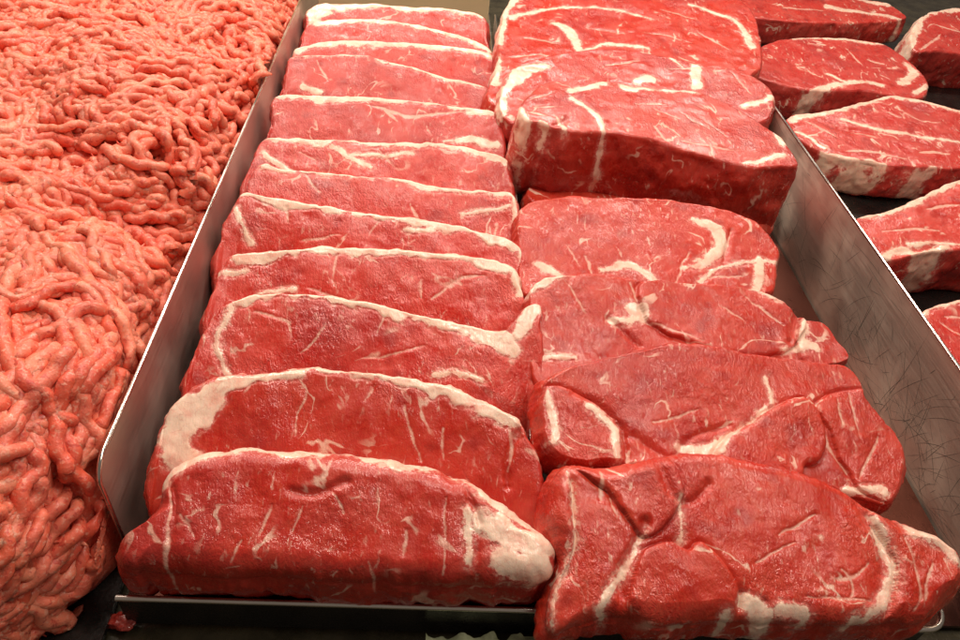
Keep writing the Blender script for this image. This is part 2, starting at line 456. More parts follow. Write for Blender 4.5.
strip([(283, 82), (286, 63), (294, 55), (324, 54), (366, 54), (377, 57), (412, 66), (441, 75), (483, 85), (496, 100)],
      [(z3((258, 158), (350, 155), (470, 156)), 1.2), (z3((500, 168), (600, 192), (680, 218), (800, 243)), [1.5, 2.2, 2.5, 2.5]), (z3((290, 238), (340, 252)), 3)],
      [(z3((330, 170), (360, 220)), 1)], [], 'strip steak whose fat band dips toward its right end, ninth from front', seed=9, N=380, MR=72)

strip([(291, 62), (294, 48), (310, 44), (324, 41), (359, 40), (395, 41), (430, 43), (465, 47), (493, 54), (497, 70)],
      [(z3((270, 132), (350, 122), (450, 117), (550, 122), (650, 127), (750, 137), (830, 158)), [3, 2.4, 2.2, 2, 2, 2, 2])],
      [], [], 'narrow strip steak under an even white fat line, third from the back', seed=10, N=360, MR=66)

strip([(300, 45), (303, 30), (317, 20), (359, 18), (395, 20), (430, 27), (465, 36), (489, 47), (493, 60)],
      [(z3((330, 62), (450, 57), (550, 62), (650, 82), (750, 108), (820, 142)), [2, 1.8, 1.8, 1.8, 1.8, 2])],
      [], [], 'strip steak with a sloping fat line, next to last at the back', seed=11, N=340, MR=60)

strip([(305, 24), (306, 10), (320, 3), (335, 3), (377, 3), (412, 6), (448, 8), (483, 15), (488, 36)],
      [(z3((315, 30), (325, 62)), 5), (z3((330, 25), (390, 15), (500, 12), (600, 22), (700, 28), (800, 48)), [4, 3, 1.8, 1.5, 1.5, 1.5])],
      [], [], 'farthest strip steak with white fat block on left end, by the cream board', seed=12, N=320, MR=56)

# ---- rib eyes, front to back
def rib(label, poly, anchor, slope, T, fats, veins=(), creases=(), seed=0, N=560, MR=120, mat='rib', **k):
    k.setdefault('sag', .006)
    o = slab('rib_eye_steak', poly, anchor, slope, T, fats=fats, veins=veins, creases=creases, seed=seed, mat=mat, N=N, MR=MR, **k)
    return tag(o, label, 'steak', GR)

r1 = rib('nearest broad rib eye steak with a folded flap, hanging over the front rim',
    z8((75, 215), (110, 178), (200, 185), (300, 160), (400, 150), (520, 170), (640, 200), (720, 240), (800, 290), (870, 312), (940, 345), (985, 390), (985, 440), (945, 480), (900, 520),
       (780, 528), (680, 528), (600, 522), (480, 520), (400, 522), (300, 528), (240, 510), (180, 515), (130, 530), (90, 550), (68, 535), (65, 480), (88, 400), (62, 300)),
    (740, 480, .088), (-.02, .30), .036,
    [(z8((110, 200), (125, 280), (130, 370), (85, 480), (78, 530)), 2), (z8((345, 260), (355, 350)), 2.5), (z8((275, 320), (250, 380), (190, 470), (200, 510)), [.6, 1.6, 3.6, 4]),
     (z8((500, 480), (545, 505), (560, 530)), [7, 9, 9]), (z8((585, 500), (640, 515)), 5), (z8((770, 300), (800, 370), (830, 430), (790, 490), (740, 525)), [3, 4.5, 6, 5, 5]),
     (z8((860, 335), (920, 358), (960, 400)), [7, 6, 4]), (z8((460, 500), (475, 530)), 4)],
    [(z8((175, 200), (182, 265)), 1.6), (z8((200, 260), (215, 300)), 1.2), (z8((690, 430), (740, 425), (770, 400)), 1.4), (z8((700, 410), (730, 440), (720, 480)), 1.2),
     (z8((640, 480), (700, 470), (770, 480)), 1.2), (z8((560, 330), (640, 290)), 1), (z8((520, 390), (600, 350)), 1), (z8((840, 350), (880, 450), (870, 500)), 1.5), (z8((900, 400), (890, 480)), 1.5)],
    [(z8((300, 175), (335, 255), (380, 262), (415, 225)), 5, .005), (z8((275, 310), (260, 350), (225, 420), (235, 500)), 5, .007), (z8((110, 190), (118, 280), (122, 370), (70, 480)), 4, .003),
     (z8((740, 270), (790, 350), (800, 420)), 4, .003), (z8((490, 460), (485, 540)), 5, .006), (z8((545, 480), (560, 540)), 4, .004)],
    lifts=[(z8((258, 402), (285, 362), (330, 350), (375, 378), (400, 362), (455, 405), (482, 440), (488, 500), (484, 560), (380, 570), (300, 570), (262, 540), (246, 460)), .0030),
           (z8((60, 200), (105, 195), (122, 290), (126, 375), (90, 470), (80, 560), (30, 560), (40, 300)), .0035),
           (z8((120, 180), (200, 180), (300, 150), (350, 250), (300, 320), (260, 330), (200, 250)), .003),
           (z8((765, 290), (870, 300), (1000, 380), (1000, 480), (900, 560), (800, 560), (840, 430)), .004)],
    seed=21, N=900, MR=190, R=.010, flare=.004, amp=1.1)
r2 = rib('rib eye steak with torn triangular flap and cream fat knob, second from front',
    [(540, 395), (546, 378), (566, 368), (587, 359), (631, 350), (675, 342), (710, 343), (745, 351), (780, 357), (815, 360), (846, 365), (863, 381), (868, 398), (884, 416), (903, 438), (909, 460), (905, 485), (893, 502),
     (860, 494), (820, 486), (770, 478), (703, 470), (657, 462), (612, 464), (570, 462), (547, 446), (539, 420)],
    (710, 344, .100), (-.02, .32), .030,
    [([(545, 394), (551, 418), (553, 440)], [2.5, 3.5, 3.5]), ([(592, 408), (612, 425), (619, 455)], [.8, 3, 4.5]), (z8((538, -5), (552, 50)), 2.6), (z8((350, 140), (415, 155), (470, 110), (540, 60)), [4, 7, 3, 2]),
     (z8((725, 235), (805, 240)), 6), (z8((150, 55), (180, 70)), 3)],
    [(z8((650, 80), (670, 130), (720, 195)), 2), (z8((720, 30), (742, 125)), 1.4), (z8((785, 120), (750, 210)), 1.6), (z8((690, 40), (700, 90)), 1.2), (z8((290, 90), (390, 60)), 1)],
    [(z8((120, 30), (180, 60), (225, 110), (230, 165)), 5, .004), (z8((340, 170), (380, 120), (460, 95)), 4, .004), (z8((250, 120), (300, 150), (330, 170)), 5, .003)],
    lifts=[(z8((432, 168), (455, 125), (500, 95), (545, 68), (605, 42), (638, 62), (662, 130), (650, 168), (618, 188), (606, 225), (540, 225), (470, 215)), .006),
           (z8((40, 20), (120, 25), (190, 65), (225, 115), (225, 190), (60, 200), (30, 100)), .004),
           (z8((650, 50), (760, 20), (900, 100), (880, 260), (780, 250), (720, 190), (680, 120)), .002)],
    seed=23, N=800, MR=170, amp=1.1)
r3 = rib('rib eye steak with a small red lobe at its right end, third from front',
    [(527, 300), (533, 284), (557, 274), (609, 273), (644, 278), (684, 281), (719, 284), (754, 288), (780, 299), (804, 318), (824, 323), (838, 340), (850, 362), (800, 372), (745, 376), (690, 374), (640, 378), (590, 384), (537, 382), (533, 340)],
    (684, 284, .100), (-.02, .32), .030,
    [(z7((300, 290), (335, 300), (262, 322)), [5, 6, 3]), (z7((690, 335), (685, 372), (720, 388)), 4), (z7((75, 250), (115, 222), (170, 215)), [5, 5, 2]), (z7((580, 252), (650, 282)), 2.5), (z7((90, 400), (180, 405)), 3),
     (z7((650, 385), (700, 380)), 4)],
    [(z7((320, 280), (300, 235)), 1.2), (z7((330, 312), (400, 342), (465, 368)), 1.4), (z7((150, 230), (200, 300)), 1), (z7((560, 270), (640, 330)), 1), (z7((500, 290), (560, 330)), 1)],
    [(z7((250, 315), (320, 372)), 4, .004), (z7((680, 300), (665, 370)), 4, .005)], lifts=[(z7((330, 230), (480, 225), (600, 240), (690, 320), (660, 380), (560, 400), (440, 370), (340, 310)), .003), (z7((690, 310), (760, 320), (830, 420), (740, 430), (680, 390)), .003)], seed=25, N=680, MR=140, amp=1.)

r4 = rib('rib eye steak with bold cream fat crescent, in front of the stacked chunk',
    z7((42, 100), (50, 62), (100, 40), (200, 35), (300, 38), (400, 45), (500, 62), (590, 95), (642, 155), (640, 190), (632, 245), (590, 262), (500, 272), (430, 262), (330, 255), (230, 240), (100, 240), (55, 250), (45, 180)),
    (675, 215, .098), (0, .26), .032,
    [(z7((440, 90), (490, 108), (507, 150), (480, 182), (430, 197)), [3, 6, 6, 5, 2]), (z7((235, 202), (300, 190), (355, 222)), [2, 4, 3]), (z7((460, 222), (520, 190), (600, 182), (645, 182)), 1.8),
     (z7((600, 182), (592, 245)), 4), (z7((90, 190), (140, 215)), 4), (z7((340, 5), (480, 12)), 4)],
    [(z7((528, 115), (518, 175)), 1.4), (z7((405, 232), (440, 160)), 1.2), (z7((480, 215), (560, 215)), 1.2), (z7((150, 140), (180, 190)), 1), (z7((190, 170), (210, 210)), 1.4)],
    [(z7((528, 115), (516, 180)), 3, .003)], seed=26, N=640, MR=130)

r5 = rib('thick rib eye chunk stacked on top of others, tall dark red cut side showing',
    z6((105, 300), (125, 270), (180, 228), (250, 222), (340, 222), (430, 232), (520, 245), (600, 252), (680, 282), (750, 318), (820, 366), (850, 395), (888, 455), (830, 462), (770, 466), (700, 452), (620, 432), (540, 412), (450, 380), (350, 366), (250, 362), (170, 340), (125, 330)),
    (660, 110, .135), (-.02, .12), .088,
    [(z6((250, 255), (340, 230)), [5, 4]), (z6((395, 240), (520, 252), (605, 258)), [4, 2, 2]), (z6((255, 275), (330, 330), (362, 400)), [3, 3, 2.5]), (z6((108, 305), (128, 335)), [4, 5]), (z6((165, 335), (185, 345)), [2, 3]), (z6((215, 325), (240, 352)), [1.5, 2.5]),
     (z6((830, 380), (840, 400)), 4), (z6((740, 455), (850, 430)), 2.5)],
    [(z6((480, 300), (560, 330)), 1), (z6((560, 310), (640, 360)), 1), (z6((620, 330), (700, 390)), 1), (z6((430, 290), (520, 290)), 1), (z6((140, 280), (200, 260)), 1.6), (z6((130, 310), (190, 320)), 2), (z6((150, 300), (230, 300)), 1.6), (z6((480, 350), (520, 395)), 1.6), (z6((640, 400), (650, 435)), 1.6), (z6((560, 390), (720, 420)), 1.4)],
    [(z6((355, 340), (365, 380)), 4, .003), (z6((200, 350), (240, 330)), 4, .004)], sag=0, seed=27, N=700, MR=120, R=.004, bulge=.004, flare=.002, jit=.0015)

r6 = rib('rib eye steak with curled pale left edge, directly behind the stacked thick chunk',
    z6((58, 300), (65, 220), (110, 175), (180, 155), (260, 140), (350, 133), (450, 143), (530, 158), (620, 178), (700, 190), (780, 218), (822, 268), (800, 332), (700, 330), (560, 330), (400, 330), (250, 330), (120, 340)),
    (670, 75, .118), (0, .18), .034,
    [(z6((80, 240), (115, 200), (180, 178)), [5, 7, 4]), (z6((600, 180), (600, 240)), 6), (z6((520, 150), (565, 182)), 2), (z6((440, 222), (480, 218)), 3.5), (z6((735, 292), (822, 268)), 4), (z6((65, 300), (70, 240)), 5)],
    [(z6((520, 190), (620, 180)), 1.5), (z6((350, 180), (450, 170)), 1), (z6((700, 200), (760, 260)), 1.2)], [(z6((130, 190), (190, 200), (200, 260)), 5, .004)], seed=28, N=520, MR=100)

r7 = rib('farthest rib eye steak with zigzag cream seams, next to the divider',
    [(494, 100), (497, 60), (499, 30), (506, 4), (525, -12), (580, -22), (650, -22), (720, -12), (752, 10), (762, 40), (758, 70), (700, 90), (600, 100)],
    (600, 20, .124), (0, .14), .046,
    [([(690, 5), (735, 20), (752, 45)], [2, 3, 4]), ([(610, -8), (680, -4)], 2), ([(515, 70), (545, 62), (560, 70)], 2.5), ([(556, 22), (570, 29), (581, 50)], [5, 5, 4]), ([(580, 49), (615, 42), (648, 46)], [3, 2.5, 2]), ([(512, 16), (552, 7), (606, 7), (655, 18)], [3, 2, 1.6, 1.2]), ([(500, 40), (504, 12), (520, -4)], [4, 5, 4]), ([(497, 80), (498, 55)], 4)],
    [([(525, 36), (560, 40)], 1.4), ([(585, 25), (620, 32)], 1.2), ([(640, 30), (690, 40)], 1.2), ([(660, 8), (700, 20)], 1.5), ([(510, 55), (540, 52)], 1.6), ([(650, 55), (690, 62)], 1.4), ([(700, 30), (730, 50)], 1.4)], [], seed=29, N=480, MR=96)

rib('thin rib eye steak almost hidden under the stacked chunk, only front edge showing',
    [(528, 190), (540, 170), (600, 160), (700, 165), (770, 185), (775, 210), (755, 222), (700, 219), (640, 210), (585, 205), (545, 204)],
    (640, 190, .066), (0, .0), .030, [([(560, 199), (600, 203)], 2.5), ([(660, 212), (720, 219)], 3)], [], [], seed=30, N=360, MR=60)

# ---- marbled steaks on the right
def side(label, poly, anchor, slope, T, fats, veins=(), creases=(), seed=0, N=480, MR=90, **k):
    o = slab('marbled_steak', poly, anchor, slope, T, fats=fats, veins=veins, creases=creases, seed=seed, mat='side', N=N, MR=MR, **k)
    return tag(o, label, 'steak', GT)
side('low marbled steak with streaky pale side, farthest back on the black tray',
     zT((150, -10), (300, -14), (430, -12), (520, -6), (590, 5), (630, 25), (660, 50), (600, 62), (500, 66), (420, 66), (300, 60), (180, 40)), (840, 10, .060), (0, .12), .045,
     [(zT((430, 20), (560, 40), (640, 55)), [4, 3, 3]), (zT((520, -4), (600, 15)), 3)], [(zT((300, 20), (420, 30)), 1.5)], seed=41, N=360, MR=66)
side('oval marbled steak with diagonal flecks and white knotted right end',
     zT((195, 190), (225, 140), (290, 114), (360, 108), (440, 108), (540, 116), (610, 134), (670, 178), (712, 222), (724, 262), (700, 284), (640, 280), (560, 268), (480, 265), (380, 262), (290, 246), (215, 220)), (840, 70, .064), (0, .14), .052,
     [(zT((365, 275), (440, 252), (520, 240), (590, 250)), [4, 4, 3, 2]), (zT((640, 245), (680, 215), (660, 182)), [4, 4, 2]), (zT((330, 112), (440, 112), (600, 128)), 2), (zT((690, 270), (715, 250)), 3), (zT((430, 215), (480, 240)), 2)],
     [(zT((540, 170), (590, 185)), 2), (zT((480, 140), (530, 190)), 1.5)], seed=42, N=460, MR=90)
side('chunky marbled steak with broad white left rim, in the far right corner',
     zT((668, 110), (690, 60), (720, 38), (770, 26), (840, 20), (930, 24), (960, 80), (950, 150), (860, 160), (760, 150), (690, 150)), (940, 30, .078), (.0, .25), .070,
     [(zT((665, 140), (690, 70), (730, 36), (850, 22)), [5, 5, 4, 4]), (zT((810, 180), (760, 190)), 6)], [(zT((740, 70), (830, 100)), 1.5), (zT((700, 150), (760, 100)), 2)], seed=43, N=360, MR=66)
side('broad marbled steak rimmed with white fat, pale streaked side beside the steel wall',
     zT((300, 372), (325, 335), (400, 325), (480, 308), (560, 288), (620, 276), (700, 288), (815, 318), (900, 345), (960, 400), (930, 470), (830, 490), (720, 486), (640, 482), (540, 470), (460, 456), (390, 430), (340, 400)), (880, 120, .070), (0, .16), .052,
     [(zT((320, 345), (400, 330), (480, 314), (560, 294), (620, 282), (700, 294), (815, 324), (900, 350)), [4, 4, 4, 3, 3, 3, 2.5, 2.5]), (zT((470, 345), (560, 370), (700, 395), (815, 412)), [2, 2.5, 2, 2]),
      (zT((420, 446), (530, 468), (600, 480)), [3, 4, 2]), (zT((640, 500), (740, 485)), [4, 2]), (zT((340, 380), (420, 430)), 2.5)],
     [(zT((590, 320), (640, 340)), 1.3), (zT((360, 350), (460, 400)), 2.2), (zT((480, 440), (560, 440), (660, 460)), 2.4), (zT((690, 440), (790, 450)), 2), (zT((680, 380), (740, 420)), 2), (zT((500, 380), (580, 400)), 2)], [(zT((440, 370), (560, 385), (700, 410)), 4, .003)], seed=44, N=560, MR=110)
side('marbled steak with thick white back rim and folded side, second nearest on the black tray',
     zR((258, 190), (262, 152), (330, 138), (400, 108), (470, 73), (540, 48), (640, 35), (760, 70), (780, 180), (700, 240), (600, 236), (500, 240), (420, 250), (350, 268), (300, 235)), (930, 215, .074), (0, .16), .066,
     [(zR((262, 150), (330, 138), (400, 112), (470, 78), (540, 54), (640, 42)), [3, 4, 7, 6, 4, 4]), (zR((340, 265), (380, 240), (440, 250), (500, 232)), [3, 4, 4, 3]), (zR((400, 225), (533, 225)), 2)],
     [(zR((330, 190), (480, 190)), 1.5), (zR((450, 130), (533, 120)), 2)], [(zR((370, 245), (470, 232)), 4, .004)], seed=45, N=460, MR=96)
side('nearest marbled steak, mostly cut off by the right edge of the picture',
     zR((425, 440), (440, 400), (490, 380), (560, 366), (680, 370), (760, 460), (740, 560), (600, 600), (500, 560)), (960, 320, .070), (0, .2), .045,
     [(zR((432, 420), (450, 396), (500, 382), (560, 372)), [3, 3, 3, 3])], [(zR((480, 430), (540, 470)), 1.2), (zR((500, 420), (560, 420)), 1.2)], seed=46, N=360, MR=70)

# ------------------------------------------------------------------ ground beef
def beef_material():
    mt, nt, b = newmat('ground_beef_meat'); g = G(nt); v = g.coord()
    tone = g.attr('tone')
    c = g.mix(tone, (.78, .115, .055, 1), (.88, .265, .155, 1))
    c = g.mix(g.ss(g.noise(v, 55, 2), .35, .68, 0, .5), c, (.70, .12, .085, 1))
    c = g.mix(g.ss(g.noise(v, 380, 2, .6), .54, .68, 0, .5), c, (.88, .46, .33, 1))
    c = g.mix(g.ss(g.noise(v, 240, 2, .6, .5), .57, .68, 0, .7), c, (.52, .04, .028, 1))
    nt.links.new(c, b.inputs['Base Color'])
    nt.links.new(g.ss(g.noise(v, 200, 2), .35, .65, .42, .65), b.inputs['Roughness'])
    b.inputs['Subsurface Weight'].default_value = .35
    b.inputs['Subsurface Radius'].default_value = (1, .3, .2); b.inputs['Subsurface Scale'].default_value = .0028
    n1 = g.bump(g.noise(v, 300, 3, .6), .42, .0016); n2 = g.bump(g.noise(v, 900, 2, .6), .35, .0007, n1)
    b.inputs['Coat Weight'].default_value = .10; b.inputs['Coat Roughness'].default_value = .12
    nt.links.new(n2, b.inputs['Normal'])
    return mt
M['beef'] = beef_material()

class Blob:
    def __init__(s, c, r, e, seed, lump=.06): s.c = np.array(c); s.r = np.array(r); s.e = e; s.seed = seed; s.lump = lump
    def f(s, p):
        q = (p-s.c)/s.r
        val = (np.abs(q)**s.e).sum(1)**(1/s.e)-1
        return (val - s.lump*fbm(p/.07, 2, s.seed))*s.r.min()
    def grad(s, p):
        e = .0008; g = np.zeros_like(p)
        for k in range(3):
            d = np.zeros(3); d[k] = e
            g[:, k] = (s.f(p+d)-s.f(p-d))/(2*e)
        return g
    def project(s, p, off, it=3):
        for _ in range(it):
            g = s.grad(p); gg = (g*g).sum(1)
            p = p-g*((s.f(p)-off)/np.maximum(gg, .05))[:, None]
        return p
    def normal(s, p):
        g = s.grad(p); return g/np.linalg.norm(g, axis=1)[:, None]

def tubes(P, Rr, ns=8):
    """P (n,k,3) polylines, Rr (n,k) radii -> verts, quads (caps collapse to a point)"""
    n, k, _ = P.shape
    T = np.gradient(P, axis=1); T /= np.maximum(np.linalg.norm(T, axis=2, keepdims=True), 1e-9)
    up = np.tile(np.array([0.31, .22, .92]), (n, k, 1))
    A = np.cross(T, up); A /= np.maximum(np.linalg.norm(A, axis=2, keepdims=True), 1e-9)
    B = np.cross(T, A)
    ang = np.linspace(0, 2*math.pi, ns, endpoint=False)
    V = P[:, :, None, :]+Rr[:, :, None, None]*(np.cos(ang)[None, None, :, None]*A[:, :, None, :]+np.sin(ang)[None, None, :, None]*B[:, :, None, :])
    idx = np.arange(n*k*ns).reshape(n, k, ns)
    a = idx[:, :-1]; b_ = np.roll(a, -1, 2); d_ = idx[:, 1:]; c = np.roll(d_, -1, 2)
    return V.reshape(-1, 3), np.stack([a, b_, c, d_], -1).reshape(-1, 4)

def mound(label, blob, nb, region, rad, seed, dirs, L=(.03, .085)):
    rg = np.random.default_rng(seed)
    Ps, Ro, To = [], [], []
    K = 34
    starts, thetas, lens, offs, curv, grp = [], [], [], [], [], []
    pb, fb_, ab = [], [], []
    for bnd in range(nb):
        x, y = region(rg)
        # drop the seed onto the blob from the viewer's side/top
        p = np.array([[x, y, blob.c[2]+blob.r[2]*1.3]])
        if rg.random() < .42 and dirs.get('front'):
            p = np.array([[x, blob.c[1]-blob.r[1]*1.2, rg.uniform(.02, .12)]])
        p = blob.project(p, 0., 6)
        th = dirs['th'](p[0], rg)
        w = rg.integers(5, 11); ln = rg.uniform(*L); cv = rg.normal(0, 14)
        base = rg.uniform(-.001, .006)
        nrm = blob.normal(p)[0]
        t0 = np.array([math.cos(th), math.sin(th), 0]); t0 -= nrm*(t0@nrm); t0 /= np.linalg.norm(t0)
        s0 = np.cross(nrm, t0)
        p_, f_, a_ = rg.uniform(0, 6.28), rg.uniform(210, 380), (rg.uniform(15, 70) if dirs.get('front') else rg.uniform(40, 150))
        for q in range(w):
            pb.append(p_+rg.normal(0, .35)); fb_.append(f_*rg.uniform(.93, 1.07)); ab.append(a_*rg.uniform(.7, 1.2))
            starts.append(p[0]+s0*((q-w/2)*rad*1.86+rg.normal(0, rad*.3))+t0*rg.normal(0, rad*1.2))
            thetas.append(t0); lens.append(ln*rg.uniform(.7, 1.15)); offs.append(base+rg.normal(0, rad*.6)); curv.append(cv+rg.normal(0, 6)); grp.append(rg.random())
    n = len(starts)
    pb, fb_, ab = np.array(pb), np.array(fb_), np.array(ab)
    p = np.array(starts); t = np.array(thetas); lens = np.array(lens); offs = np.array(offs); curv = np.array(curv); grp = np.array(grp)
    p = blob.project(p, offs, 3)
    pts = np.zeros((n, K, 3)); st = lens/(K-1)
    ph, wf, wa = pb, fb_, ab
    for k in range(K):
        pts[:, k] = p
        nr = blob.normal(p)
        t = t-nr*(t*nr).sum(1)[:, None]; t /= np.maximum(np.linalg.norm(t, axis=1), 1e-9)[:, None]
        s = np.cross(nr, t)
        kk = curv+wa*np.sin(ph+wf*k*st)*2.2
        t = t+s*(kk*st)[:, None]; t /= np.linalg.norm(t, axis=1)[:, None]
        e = k/(K-1)
        o = offs + .0012*np.sin(ph*2+wf*.7*k*st) - .007*max(0, abs(e-.5)*2-.72)/.28
        p = blob.project(p+t*st[:, None], o, 1)
    e = np.linspace(0, 1, K)
    cap = np.sqrt(np.clip(1-(np.abs(e-.5)*2)**14, 0, 1)); cap[0] = cap[-1] = .02
    lump = 1+.11*vnoise((pts.reshape(-1, 3)/.0065), 5).reshape(n, K)+.08*vnoise(pts.reshape(-1, 3)/.003, 6).reshape(n, K)
    Rr = rad*rg.uniform(.82, 1.16, n)[:, None]*lump*cap[None]
    V, Fq = tubes(pts, Rr, 9)
    V = V+.0006*np.stack([vnoise(V/.0035, 7), vnoise(V/.0035, 8), vnoise(V/.0035, 9)], 1)
    tone = np.repeat(np.clip(.5+.25*(grp-.5)*2+rg.normal(0, .28, n), 0, 1), K*9)
    # body of the mound under the strands
    nu, nv = 90, 60
    th = np.linspace(0, 2*math.pi, nu, endpoint=False); phi = np.linspace(-math.pi/2+.02, math.pi/2-.02, nv)
    D = np.stack([np.cos(phi)[:, None]*np.cos(th), np.cos(phi)[:, None]*np.sin(th), np.repeat(np.sin(phi)[:, None], nu, 1)], -1).reshape(-1, 3)
    B = blob.project(blob.c+D*blob.r*.95, -.0022, 8)
    idx = np.arange(nu*nv).reshape(nv, nu)
    a = idx[:-1]; b_ = np.roll(a, -1, 1); d_ = idx[1:]; c = np.roll(d_, -1, 1)
    Fb = np.stack([a, b_, c, d_], -1).reshape(-1, 4)+len(V)
    V = np.vstack([V, B]); Fq = np.vstack([Fq, Fb]); tone = np.r_[tone, np.full(len(B), .2)]
    V[:, 2] = np.maximum(V[:, 2], .006)
    # the steel wall holds the meat back below its rim
    lim = -.1735
    V[:, 0] = np.where((V[:, 2] < .106) & (V[:, 0] > lim), lim-rg.random(len(V))*.0006, V[:, 0])
    o = mesh_np('ground_beef_mound', V, Fq, M['beef'], None, np.array([blob.c[0], blob.c[1], .006]), {'tone': tone})
    return tag(o, label, 'ground beef', 'mounds of ground beef left of the steel wall')

def th_front(p, rg):
    return rg.normal(-1.5, .28) if p[1] < .36 else rg.normal(-.9, .7)
def th_back(p, rg):
    return rg.choice([rg.normal(-.2, .5), rg.normal(-1.3, .5), rg.normal(.7, .4)])
front = Blob((-.326, .331, .006), (.150, .143, .116), 3.8, 3, .11)
back = Blob((-.378, .80, .02), (.205, .375, .105), 3.2, 9, .17)
mound('front mound of coarse ground beef strands spilling over its tray lip', front, 330, lambda r: (r.uniform(-.46, -.165), r.uniform(.205, .47)), .0042, 5, {'th': th_front, 'front': True}, (.045, .10))
mound('long back mound of ground beef squiggles heaped along the steel wall', back, 600, lambda r: (r.uniform(-.56, -.165), r.uniform(.42, 1.15)), .0043, 6, {'th': th_back}, (.03, .075))

# ------------------------------------------------------------------ trays, counter, panel
def steel(name, col, rough, brushed=(1, 60, 1), bump=.02):
    mt, nt, b = newmat(name); g = G(nt); v = g.coord()
    st = g.noise(g.mapping(v, brushed), 22, 3, .6)
    blot = g.noise(v, 14, 3, .6)
    c = g.mix(g.ss(blot, .3, .7), (*[q*.8 for q in col], 1), (*col, 1))
    c = g.mix(g.ss(st, .35, .7, 0, .18), c, (*[min(1, q*1.3) for q in col], 1))
    nt.links.new(c, b.inputs['Base Color'])
    b.inputs['Metallic'].default_value = 1
    nt.links.new(g.math('ADD', g.ss(st, .3, .7, rough-.05, rough+.05), g.ss(blot, .45, .7, 0, .12)), b.inputs['Roughness'])
    nt.links.new(g.bump(st, bump*10, .0006), b.inputs['Normal'])
    return mt
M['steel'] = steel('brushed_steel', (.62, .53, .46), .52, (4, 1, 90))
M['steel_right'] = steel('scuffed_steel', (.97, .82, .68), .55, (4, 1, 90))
M['steel_rim'] = steel('polished_steel_edge', (.78, .74, .68), .22, (1, 1, 1))
M['floor'] = steel('stained_tray_floor', (.12, .045, .035), .28, (4, 1, 90))
def plain(name, col, rough, spec=.5, var=.3, scale=30, bumpd=0., metal=0):
    mt, nt, b = newmat(name); g = G(nt); v = g.coord()
    c = g.mix(g.ss(g.noise(v, scale, 4, .6), .3, .7), (*[q*(1-var) for q in col], 1), (*[q*(1+var*.5) for q in col], 1))
    nt.links.new(c, b.inputs['Base Color']); b.inputs['Specular IOR Level'].default_value = spec; b.inputs['Metallic'].default_value = metal
    nt.links.new(g.ss(g.noise(v, scale*2.3, 3), .3, .7, rough*.8, rough*1.2), b.inputs['Roughness'])
    if bumpd: nt.links.new(g.bump(g.noise(v, scale*6, 3), .5, bumpd), b.inputs['Normal'])
    return mt
M['scratch'] = plain('dark_scratch', (.10, .08, .065), .6)
M['black'] = plain('black_tray_plastic', (.012, .011, .010), .28, .5, .3, 60, .0006)
M['counter'] = plain('dark_olive_counter', (.060, .050, .028), .30, .5, .5, 40, .0008)
M['cream'] = plain('cream_board', (.86, .68, .40), .55, .4, .08, 12)
M['leaf'] = plain('pale_garnish_leaf', (.45, .50, .30), .45, .4, .35, 90, .001)
M['scrap'] = meat_material('meat_scrap', (.42, .03, .02), (.5, .06, .04), (.8, .55, .4), (.75, .42, .3), .4, 0, 1)

def sweep_box(x0, x1, y0, y1, z0, z1, r=.0, front_round=0.):
    """box mesh with a bevelled look: returns verts, faces"""
    V = [(x, y, z) for x in (x0, x1) for y in (y0, y1) for z in (z0, z1)]
    Fs = [(0, 1, 3, 2), (4, 6, 7, 5), (0, 4, 5, 1), (2, 3, 7, 6), (0, 2, 6, 4), (1, 5, 7, 3)]
    return V, Fs

def box(name, x0, x1, y0, y1, z0, z1, mat, parent=None, bev=.001):
    V, Fs = sweep_box(x0, x1, y0, y1, z0, z1)
    loc = np.array([(x0+x1)/2, (y0+y1)/2, z0])
    o = mesh_np(name, V, Fs, mat, parent, loc, smooth=False)
    if bev:
        md = o.modifiers.new('bevel', 'BEVEL'); md.width = bev; md.segments = 3; md.limit_method = 'NONE'
    return o

def wall(name, x, th, y0, y1, z0, z1, rc, parent, wob=0., scratches=None):
    """upright side wall in the y-z plane with a rounded upper front corner; rim is the thin top"""
    pr = [(y1, z0), (y1, z1)]
    for k in range(9):
        a = math.pi/2+k/8*math.pi/2
        pr.append((y0+rc+rc*math.cos(a), z1-rc+rc*math.sin(a)))
    pr.append((y0, z0))
    n = len(pr)
    V = [(x, y, z) for y, z in pr]+[(x+th, y, z) for y, z in pr]
    Fs = [tuple(range(n)), tuple(range(2*n-1, n-1, -1))]+[(i, i+n, (i+1) % n+n, (i+1) % n) for i in range(n)]
    mi = [0]*len(Fs)
    for sc in scratches or []:
        k0 = len(V); V = V+sc[0]; Fs = Fs+[tuple(i+k0 for i in f) for f in sc[1]]; mi += [1]*len(sc[1])
    o = mesh_np(name, V, Fs, [M['steel_right'] if scratches else M['steel'], M['scratch']], parent, np.array([x, (y0+y1)/2, z0]), smooth=False, matidx=mi)
    # rolled bright edge along the top and down the rounded front
    path = [(x+th/2, y, z) for y, z in pr[1:]]
    path = path[:1]+[tuple(np.array(path[0])+(np.array(path[1])-np.array(path[0]))*t) for t in np.linspace(.05, .95, 20)]+path[1:-1]+[(x+th/2, y0, z0+.012)]
    P = np.array(path)[None]
    Vt, Ft = tubes(P, np.full((1, P.shape[1]), .0013), 10)
    mesh_np('rolled_rim', Vt, Ft, M['steel_rim'], o, WL[o.name])
    return o

